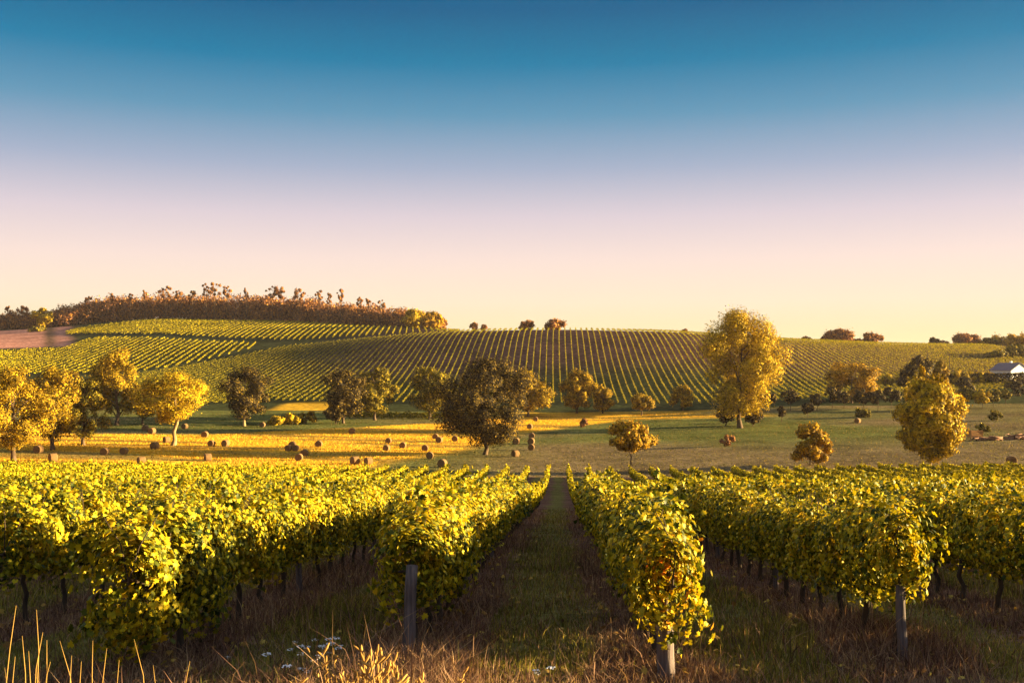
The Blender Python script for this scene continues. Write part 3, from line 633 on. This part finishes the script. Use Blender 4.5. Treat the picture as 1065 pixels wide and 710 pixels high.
for i, (u, vt, hw) in enumerate(PINES):
    tree_px(u, 0, vt, hw, ['slender pine rising above the left part of the ridge wood', 'tall open crowned pine rising above the middle of the ridge wood', 'sparse pine rising above the right part of the ridge wood'][0 if u < 190 else 1 if u < 300 else 2], 'wood', 560 + i, name='pine_tree', cat='pine', Y=np.interp(u, [0, 150, 300, 460], [645, 655, 640, 570]), n=330, size=.5, base=.62, lobes=7, shape='flat', group='pines above the ridge wood', r0=.2)
tree_px(45, 0, 318, 11, 'bright golden tree at the left end of the ridge wood', 'yellow', 590, Y=636, n=2600, size=.5, base=.05, group=None)
tree_px(430, 0, 321, 12, 'golden round tree at the right end of the ridge wood', 'yellow', 591, Y=560, n=2600, size=.5, base=.02)
tree_px(449, 0, 324, 12, 'orange round tree at the very right end of the ridge wood', 'orange', 592, Y=565, n=2600, size=.5, base=.02)
tree_px(38, 0, 345, 8, 'lone dark bush on the pinkish bare field at the left', 'olive', 593, Y=600, n=900, size=.5, base=.02, name='bush', cat='bush')

# ------------------------------------------------------------------ hay bales
def bale_mesh(seed):
    rng = np.random.default_rng(seed); n = 26; rr = .76; L = .62; V = []; Fq = []
    prof = [(0.0, L - .05), (.2, L - .015), (.45, L - .03), (.66, L), (.74, L - .04), (rr, L - .14), (rr * 1.01, 0), (rr, -L + .14), (.74, -L + .04), (.66, -L), (.45, -L + .03), (.2, -L + .015), (0, -L + .05)]
    for r, x in prof:
        for j in range(n):
            th = 2 * math.pi * j / n; q = r * (1 + rng.normal(0, .012)); zz = math.sin(th) * q; 
            if zz < -.68: zz = -.68 + (zz + .68) * .3
            V.append((x + rng.normal(0, .01), math.cos(th) * q, zz + .70))
    for i in range(len(prof) - 1):
        for j in range(n): Fq.append((i * n + j, i * n + (j + 1) % n, (i + 1) * n + (j + 1) % n, (i + 1) * n + j))
    return mesh_py('bale', np.array(V), np.array(Fq), M['straw'])
BM = [bale_mesh(i) for i in range(3)]
BALES = [(40, 471, 0), (109, 473, 1), (129, 472, 1), (147, 483, 2), (161, 467, 1), (173, 460, 2), (151, 448, 0), (158, 451, 0), (192, 446, 0), (213, 455, 1), (220, 464, 1), (234.5, 464, 1), (216, 479, 2), (273, 444, 0), (300, 469, 1), (304, 466, 1), (307.5, 469, 1), (331.5, 465, 1), (311, 479, 1), (316.5, 475, 1), (366, 451, 0),
         (369, 483, 2), (383, 483, 2), (402, 469, 1), (404, 461, 0), (419, 466, 1), (442, 469, 1), (447, 477, 1), (460, 486, 1), (453, 457, 0), (457, 460, 0), (473, 459, 0), (536, 475, 2), (537, 462, 0), (552.5, 468, 1), (552.5, 462, 1), (553, 456, 1), (557, 438, 0), (551, 446, 0), (892, 440, 2), (1052, 483, 1), (55, 480, 2)]
def bale_label(u, v, i):
    base = 'hay bale on '
    spec = {147: 'the straw nearest the vines below the pale trunked tree', 311: 'the straw just above the vines, front one of two touching bales', 316.5: 'the straw behind the front bale of a touching pair', 300: 'the straw, left one of a cluster of three', 304: 'the straw, rear one of a cluster of three', 307.5: 'the straw, right one of a cluster of three',
            536: 'grass right of the dark oak, seen side on', 552.5: 'grass right of the dark oak in a line of three', 553: 'grass right of the dark oak, farthest in a line of three', 1052: 'brown grass at the right edge of the picture', 892: 'grass below the orange gold tree, pale and side on', 369: 'grass by the vines, left one of a dark side on pair', 383: 'grass by the vines, right one of a dark side on pair',
            557: 'the golden strip at the hill foot right of the dark oak', 216: 'straw below the pale trunked tree, side on with a long shadow', 234.5: 'straw below the dark tree with a gold lit right side', 220: 'straw just right of the pale trunk', 161: 'straw just left of the pale trunk', 173: 'straw touching the pale trunk of the round golden tree', 40: 'straw under the second golden tree from the left', 55: 'straw at far left, half hidden by vine tops', 109: 'bare straw, left one of two below the tallest left tree', 129: 'bare straw, right one of two below the tallest left tree',
            331.5: 'straw alone, right of the cluster of three', 366: 'straw edge just below the low vine patch', 402: 'straw, darkest one midway between the pair and the dark oak', 419: 'straw between the oak and the bale cluster, sunlit on its right', 460: 'grass with only its top showing above the vines', 447: 'grass just above the vines left of the dark oak', 273: 'shaded grass under the bright yellow bank', 537: 'grass just left of the line of three bales', 551: 'grass just below the golden strip right of the oak'}
    if u in spec: return base + spec[u]
    if u == 552.5: pass
    return base + {151: 'shaded green grass behind, left one of a close pair', 158: 'shaded green grass behind, right one of a close pair', 192: 'shaded green grass behind the pale trunked tree', 213: 'the edge of the shaded green strip', 404: 'straw behind the darkest bale', 442: 'straw left of the oak, above the grass edge', 453: 'straw near the oak, left one of a far touching pair', 457: 'straw near the oak, right one of a far touching pair', 473: 'straw closest to the left side of the dark oak'}.get(u, 'the meadow')
brng = random.Random(5)
for i, (u, v, kd) in enumerate(BALES):
    p = hit(u, v)
    if not p: continue
    o = link('hay_bale', BM[i % 3]); o.location = (p[0], p[1], gz(*p) - .02)
    o.rotation_euler = (0, 0, {0: R(90) + brng.uniform(-.35, .1), 1: R(90) + brng.uniform(-.3, .1), 2: R(90) + brng.uniform(-1.1, -.6)}[kd]); s = brng.uniform(.74, .88); o.scale = (s, s, s)
    lab = bale_label(u, v, i)
    if (u, v) == (552.5, 468): lab = 'hay bale on grass right of the oak, nearest in a line of three'
    if (u, v) == (552.5, 462): lab = 'hay bale on grass right of the oak, middle of a line of three'
    tag(o, lab, 'hay bale', 'round hay bales in the meadow')

# ------------------------------------------------------------------ stubble and tussocks of the meadow
def stubble():
    rng = np.random.default_rng(41); n = 260000
    y = rng.uniform(128, 288, n); u = rng.uniform(-60, 1120, n); x = (u - 583) / F * y; c = col_meadow(x, y); st = c[:, 0] > .42
    out = []
    for nm, m, hh, mat, lab, cat, kp in (('stubble', st, .22, 'stub', 'golden hay stubble standing over the left side of the meadow', 'stubble', 1.0), ('meadow_grass', ~st, .16, 'mgrass', 'short green and brown grass of the meadow', 'grass', .22)):
        m = m & (rng.uniform(0, 1, n) < kp); k = m.sum(); X, Y = x[m], y[m]; w = rng.uniform(.03, .09, k); a = rng.uniform(0, math.pi, k); h = hh * rng.uniform(.5, 1.3, k)
        S = np.stack([np.cos(a) * w, np.sin(a) * w, np.zeros(k)], 1); B = np.stack([X, Y, ground(X, Y) - .03], 1); T_ = np.stack([rng.normal(0, .06, k), rng.normal(0, .06, k), h], 1)
        V = np.stack([B - S, B + S, B + S * .6 + T_, B - S * .8 + T_], 1).reshape(-1, 3); me = mesh_np(nm, V, np.arange(k)[:, None] * 4 + np.array([[0, 1, 2, 3]]), M[mat]); tag(link(nm, me), lab, cat, None, 'stuff')
stubble()

# ------------------------------------------------------------------ farm buildings, hedge, poles, heaps on the right
def house():
    x, y = pos_at(1061, 362); z = gz(x, y) - .3; e = empty('farmhouse', (x, y, z), R(24)); tag(e, 'white rendered farmhouse with grey pitched roof above the dark hedge at the right edge', 'house')
    w, d, h, g = 4.4, 9, 3.3, 5.8
    V = np.array([(-w, 0, 0), (w, 0, 0), (w, 0, h), (0, 0, g), (-w, 0, h), (-w, d, 0), (w, d, 0), (w, d, h), (0, d, g), (-w, d, h)], float)
    me = bpy.data.meshes.new('wall'); me.from_pydata([tuple(v) for v in V], [], [(0, 1, 2, 3, 4), (9, 8, 7, 6, 5), (0, 4, 9, 5), (1, 6, 7, 2)]); me.materials.append(M['white']); link('wall', me, e)
    parts = []
    for s in (-1, 1):
        n = 10
        for i in range(1):
            a = np.array([(0, -.35, g + .12), (s * (w + .4), -.35, h - .1), (s * (w + .4), d + .35, h - .1), (0, d + .35, g + .12)], float); b = a + (0, 0, .14)
            Vx = np.concatenate([a, b]); parts.append((Vx, np.array([(0, 1, 2, 3), (7, 6, 5, 4), (0, 4, 5, 1), (1, 5, 6, 2), (2, 6, 7, 3), (3, 7, 4, 0)])))
    V, Fc = join(parts); rf = link('roof', mesh_py('roof', V, Fc, M['roof'], False), e)
    V, Fc = box(1.2, 1.9, 5, 5.7, g - 1, g + .8); link('chimney', mesh_py('chimney', V, Fc, M['white'], False), rf)
    for xx in (-2.3, 2.2):
        V, Fc = box(xx - .5, xx + .5, -.05, .02, 1.2, 2.4); wn = link('window', mesh_py('window', V, Fc, M['glass'], False), e)
        fr = join([box(xx - .6, xx + .6, -.08, .0, 2.4, 2.5), box(xx - .6, xx + .6, -.1, .0, 1.1, 1.2), box(xx - .6, xx - .5, -.08, 0, 1.2, 2.4), box(xx + .5, xx + .6, -.08, 0, 1.2, 2.4), box(xx - .02, xx + .02, -.07, -.051, 1.2, 2.4)])
        link('frame', mesh_py('frame', *fr, M['bark'], False), wn)
    V, Fc = box(-.5, .5, -.04, .02, 0.02, 2.1); dr = link('door', mesh_py('door', V, Fc, M['bark'], False), e)
house()
def hedge(u0, u1, Y, h, w, lab, mat='dark', seed=1):
    rng = np.random.default_rng(seed); x0, _ = pos_at(u0, Y); x1, _ = pos_at(u1, Y); n = int((x1 - x0) * 95)
    x = rng.uniform(0, x1 - x0, n); f = rng.integers(0, 3, n); yy = np.where(f == 0, -w, np.where(f == 1, w, rng.uniform(-w, w, n))) + rng.normal(0, .12, n); zz = np.where(f < 2, rng.uniform(0, h, n), h) + rng.normal(0, .12, n)
    N = np.stack([rng.normal(0, .5, n), np.where(f == 0, -1., np.where(f == 1, 1., 0)) + rng.normal(0, .4, n), (f == 2) + rng.normal(0, .4, n)], 1)
    zg = ground(x0 + x, Y + yy) - gz(x0, Y)
    V, Fc = leaf_arrays(np.stack([x, yy, zz + zg], 1), N, rng.uniform(.18, .34, n), QUAD, rng); o = link('hedge', mesh_np('hedge', V, Fc, M[mat])); o.location = (x0, Y, gz(x0, Y)); tag(o, lab, 'hedge')
hedge(962, 1090, 350, 3.4, 1.0, 'long clipped dark hedge in front of the white house')
def pole(u, Y, vt, lab):
    x, y = pos_at(u, Y); e = empty('utility_pole', (x, y, gz(x, y))); H = z_at(vt, y) - gz(x, y); tag(e, lab, 'utility pole', 'utility poles on the right slope')
    link('pole', mesh_py('pole', *tube([(0, 0, -.5), (0, 0, H * .5), (0, 0, H)], [.17, .15, .11], 8), M['bark']), e)
    link('crossarm', mesh_py('crossarm', *box(-.8, .8, -.17, -.08, H - .7, H - .55), M['bark'], False), e)
pole(965, 378, 365, 'thin utility pole in front of the hill field, behind the big yellow tree')
pole(987.5, 366, 367, 'thin utility pole standing left of the hedge end')
def logs(u, v, wpx, n, lab, seed, mat='log', name='log_pile'):
    rng = np.random.default_rng(seed); x, y = hit(u, v); W = wpx * y / F; ps = []
    for i in range(n):
        c = np.array([rng.uniform(-W / 2, W / 2), rng.uniform(-.8, .8), rng.uniform(.1, .9) * (1 - .5 * abs(rng.uniform(-1, 1)))]); a = rng.uniform(-.5, .5); L = rng.uniform(.5, 1.2); d = np.array([math.cos(a), math.sin(a), rng.uniform(-.25, .25)]) * L
        r = rng.uniform(.07, .17); ps.append(tube([c - d, c, c + d], [r, r, r * .9], 7))
    V, Fc = join(ps); o = link(name, mesh_py(name, V, Fc, M[mat])); o.location = (x, y, gz(x, y)); tag(o, lab, 'wood pile', 'heaps of cut wood on the right slope')
logs(1026, 458, 26, 34, 'low heap of cut logs on the bare slope beside the rusty crate', 3)
logs(1058, 457, 20, 46, 'dark heap of cut wood at the right edge of the slope', 4)
def crate():
    x, y = hit(1014, 456); e = empty('crate', (x, y, gz(x, y)), .2); tag(e, 'rusty orange slatted crate at the left end of the log heap', 'crate')
    ps = [box(-1.1, 1.1, -.7 + .02 * i, -.65 + .02 * i, .25 + .32 * i, .5 + .32 * i) for i in range(4)] + [box(-1.1, 1.1, .65, .7, .25 + .32 * i, .5 + .32 * i) for i in range(4)] + [box(-1.15, -1.1, -.7, .7, .2, 1.5), box(1.1, 1.15, -.7, .7, .2, 1.5)]
    link('slat_panel', mesh_py('slats', *join(ps), M['rust'], False), e)
    for a in (-1.02, 1.02):
        for b in (-.58, .58): link('leg', mesh_py('leg', *box(a - .06, a + .06, b - .06, b + .06, 0, 1.6), M['rust'], False), e)
crate()

# ------------------------------------------------------------------ ground cover, stems and flowers in front
def blades(name, pts, hts, wid, mat, label, cat, lean=.45, seed=1):
    hts = np.abs(hts)
    rng = np.random.default_rng(seed); n = len(pts); a = rng.uniform(0, 2 * math.pi, n); l = rng.normal(0, 1, n) * lean * hts; b = rng.uniform(0, 2 * math.pi, n)
    S = np.stack([np.cos(a), np.sin(a), np.zeros(n)], 1) * wid[:, None]; L = np.stack([np.cos(b) * l, np.sin(b) * l, np.zeros(n)], 1)
    z = ground(pts[:, 0], pts[:, 1]); B = np.stack([pts[:, 0], pts[:, 1], z - .02], 1); up = np.array((0, 0, 1.))
    M1 = B + L * .35 + up * (hts * .6)[:, None]; T_ = B + L + up * hts[:, None]
    V = np.stack([B - S, B + S, M1 + S * .7, M1 - S * .7, T_], 1).reshape(-1, 3); i = np.arange(n)[:, None] * 5
    Fq = np.concatenate([i + [[0, 1, 2]], i + [[0, 2, 3]], i + [[3, 2, 4]]]); me = mesh_np(name, V, Fq, M[mat])
    return tag(link(name, me), label, cat, None, 'stuff')
gr = np.random.default_rng(31)
def scatter(n, ymin, ymax, m=60):
    y = ymin * (ymax / ymin) ** gr.uniform(0, 1, n); u = gr.uniform(-m, 1065 + m, n); x = (u - 583) / F * y; return x, y
x, y = scatter(330000, 5.5, 60)
d = np.abs(((x - 0.96 + 1.25) % 2.5) - 1.25); front = y < 9.2
wn = noise2(x, y, .6)
pt = noise2(x, y, 1.7, 6); green = (d + .30 * wn + .22 * pt > .62) & (gr.uniform(0, 1, len(x)) < np.where(front, .35, .78)); green |= (gr.uniform(0, 1, len(x)) < .06); dryp = ~green & (gr.uniform(0, 1, len(x)) < .85)
sc_ = np.interp(y, [6, 12, 30, 60], [1, 1.1, 1.6, 2.4])
tall = (1 + 1.6 * np.clip(noise2(x, y, .9, 4), 0, 1)) * np.where(gr.uniform(0, 1, len(x)) < .03, 2.0, 1.0)
g = green; blades('grass', np.stack([x[g], y[g]], 1), gr.uniform(.04, .11, g.sum()) * tall[g], gr.uniform(.004, .007, g.sum()) * sc_[g], 'grass', 'short dark green grass on the alleys between the vine rows', 'grass', .5, 2)
g = dryp; blades('dry_weeds', np.stack([x[g], y[g]], 1), gr.uniform(.05, .19, g.sum()) * tall[g], gr.uniform(.003, .006, g.sum()) * sc_[g], 'dry', 'mauve brown dry weeds on the strips under the vines', 'weeds', .8, 3)
def litter():
    n = 2600; rng = np.random.default_rng(51); y = 8.5 * (30 / 8.5) ** rng.uniform(0, 1, n); u = rng.uniform(-20, 1085, n); x = (u - 583) / F * y
    near_row = np.abs(((x - 0.96 + 1.25) % 2.5) - 1.25) < rng.uniform(.3, 1.2, n); x, y = x[near_row], y[near_row]; k = len(x)
    V, Fc = leaf_arrays(np.stack([x, y, ground(x, y) + rng.uniform(.02, .12, k)], 1), rng.normal(0, .5, (k, 3)) + (0, 0, 1), rng.uniform(.03, .055, k), GL, rng)
    tag(link('fallen_leaves', mesh_np('fallen leaves', V, Fc, M['litter'])), 'fallen yellow and brown vine leaves scattered under the rows', 'leaves', None, 'stuff')
litter()
# golden stems close to the camera: (u, v of tip, distance, lean px)
STEM = [(12, 636, 5.4, 14), (37, 640, 5.6, 3), (44, 664, 5.5, 4), (48, 672, 5.5, 8), (24, 668, 5.4, -6), (16, 690, 5.5, -5), (64, 673, 5.5, -16), (97, 672, 5.6, -4), (111, 680, 5.6, 5), (141, 670, 5.5, -12), (75, 688, 5.4, -8), (200, 692, 6.0, 20), (5, 702, 5.4, -3), (53, 695, 5.5, 9), (30, 684, 5.6, 5), (85, 694, 5.5, 7), (124, 692, 5.6, -5), (160, 697, 5.7, 6)]
for i, (u, v, Y, ln) in enumerate(STEM):
    x, y = pos_at(u - ln, Y); zt = z_at(v, Y); z0 = gz(x, y); H = zt - z0; dx = ln * Y / F * H / .9
    bnd = .03 * math.sin(i * 2.3); pth = [(0, 0, -.03), (dx * .25 + bnd, .01, H * .4), (dx * .7 + bnd, .02, H * .8), (dx * 1.05, .02, H)]; e = link('dry_grass', mesh_py('stem', *tube(pth, [.0035, .0032, .0024, .001], 5), M['golden_grass'])); e.location = (x, y, z0)
    side = 'tallest upright golden dry stem' if i == 1 else 'golden dry stem leaning right at the left edge' if i == 0 else 'golden dry grass stem rising in the bottom left corner' if u < 120 else 'pair forming golden dry stem left of the flowers' if u == 141 else 'short golden stem leaning right below the left vines'
    tag(e, side if u != 141 else 'golden dry stem leaning left, rightmost in the bottom left corner', 'grass stem', 'golden dry stems in the foreground')
def clump(u, v, Y, wpx, n, lab, seed):
    rng = np.random.default_rng(seed); x, y = pos_at(u, Y); z0 = gz(x, y); H0 = z_at(v, Y) - z0; ps = []
    for i in range(n):
        bx = rng.normal(0, wpx * Y / F * .4); by = rng.normal(0, .08); H = H0 * rng.uniform(.72, 1.02); ln = rng.normal(0, .10)
        ps.append(tube([(bx, by, -.03), (bx + ln * .4, by, H * .5), (bx + ln, by, H)], [.005, .004, .002], 4))
        for q in range(5):   # seed heads and side spikes
            t = rng.uniform(.7, 1); c = np.array((bx + ln * t, by, H * t)); dd = np.array((rng.normal(0, .03), rng.normal(0, .02), rng.uniform(.02, .07))); ps.append(tube([c, c + dd * .6, c + dd], [.004, .008, .003], 4))
    o = link('grass_clump', mesh_py('clump', *join(ps), M['golden_grass'])); o.location = (x, y, z0); tag(o, lab, 'dry grass', 'golden dry clumps in the foreground')
clump(398, 678, 5.8, 26, 26, 'golden orange dry clump in front of the leaning post', 1)
clump(366, 670, 5.8, 12, 10, 'smaller golden dry clump left of the leaning post clump', 2)
clump(425, 690, 5.9, 16, 10, 'golden dry clump right at the foot of the leaning post', 6)
clump(1052, 702, 6.0, 8, 7, 'small golden dry clump in the bottom right corner', 3)
clump(475, 700, 6.2, 14, 6, 'sparse golden dry clump between the post and the path', 4)
clump(330, 700, 6.2, 20, 9, 'low golden dry clump under the white flowers', 5)
def flower():
    rng = np.random.default_rng(9); st = mesh_py('stem', *tube([(0, 0, -.02), (.01, 0, .12), (.015, .01, .26)], [.003, .0025, .002], 4), M['grass'])
    P = []; 
    for i in range(16): a = rng.uniform(0, 6.28); r = .04 * math.sqrt(rng.uniform(0, 1)); P.append((.015 + r * math.cos(a), .01 + r * math.sin(a), .26 + rng.uniform(0, .012)))
    V, Fc = leaf_arrays(np.array(P), np.tile([(0, -.35, 1.)], (16, 1)) + rng.normal(0, .25, (16, 3)), rng.uniform(.009, .014, 16), PENT, rng); return st, mesh_np('petals', V, Fc, M['petal'])
fs, fp = flower()
FL = [(345, 664), (341, 669), (347, 672), (338, 675), (343, 678), (334, 680), (331, 685), (337, 684), (344, 682), (316, 690), (308, 672), (326, 688), (300, 694), (296, 700), (277, 697), (322, 700), (334, 696), (314, 703), (349, 667), (353, 671), (312, 679), (303, 684), (329, 673), (559, 698), (556, 704), (571, 705), (351, 684), (320, 682), (340, 690), (238, 682)]
for i, (u, v) in enumerate(FL):
    p = hit(u, v + 24, 4); x, y = p if p else pos_at(u, 9.2)
    e = empty('white_flower', (x, y, gz(x, y)), i); link('stem', fs, e); link('flower_head', fp, e); s = brng.uniform(.5, 1.0); e.scale = (s, s, s)
    tag(e, 'small white flower head at the near edge of the grass path' if u > 500 else 'lone white flower head under the left vines' if u == 238 else 'small white flower head in the patch left of the leaning post', 'flower', 'white wildflowers in the foreground')

# ------------------------------------------------------------------ evening haze
hv, hf = box(-3600, 3600, -400, 3600, -60, 42)
hz = bpy.data.meshes.new('haze'); hz.from_pydata([tuple(v) for v in hv], [], [tuple(f) for f in hf])
hm, hn, hout = newmat('haze'); pv = hn.nodes.new('ShaderNodeVolumePrincipled'); pv.inputs['Color'].default_value = (.86, .74, .80, 1); pv.inputs['Density'].default_value = .00004; pv.inputs['Anisotropy'].default_value = .2
hn.links.new(pv.outputs[0], hout.inputs['Volume']); hz.materials.append(hm); tag(link('haze', hz), 'thin mauve evening haze over the valley', 'haze', None, 'stuff')
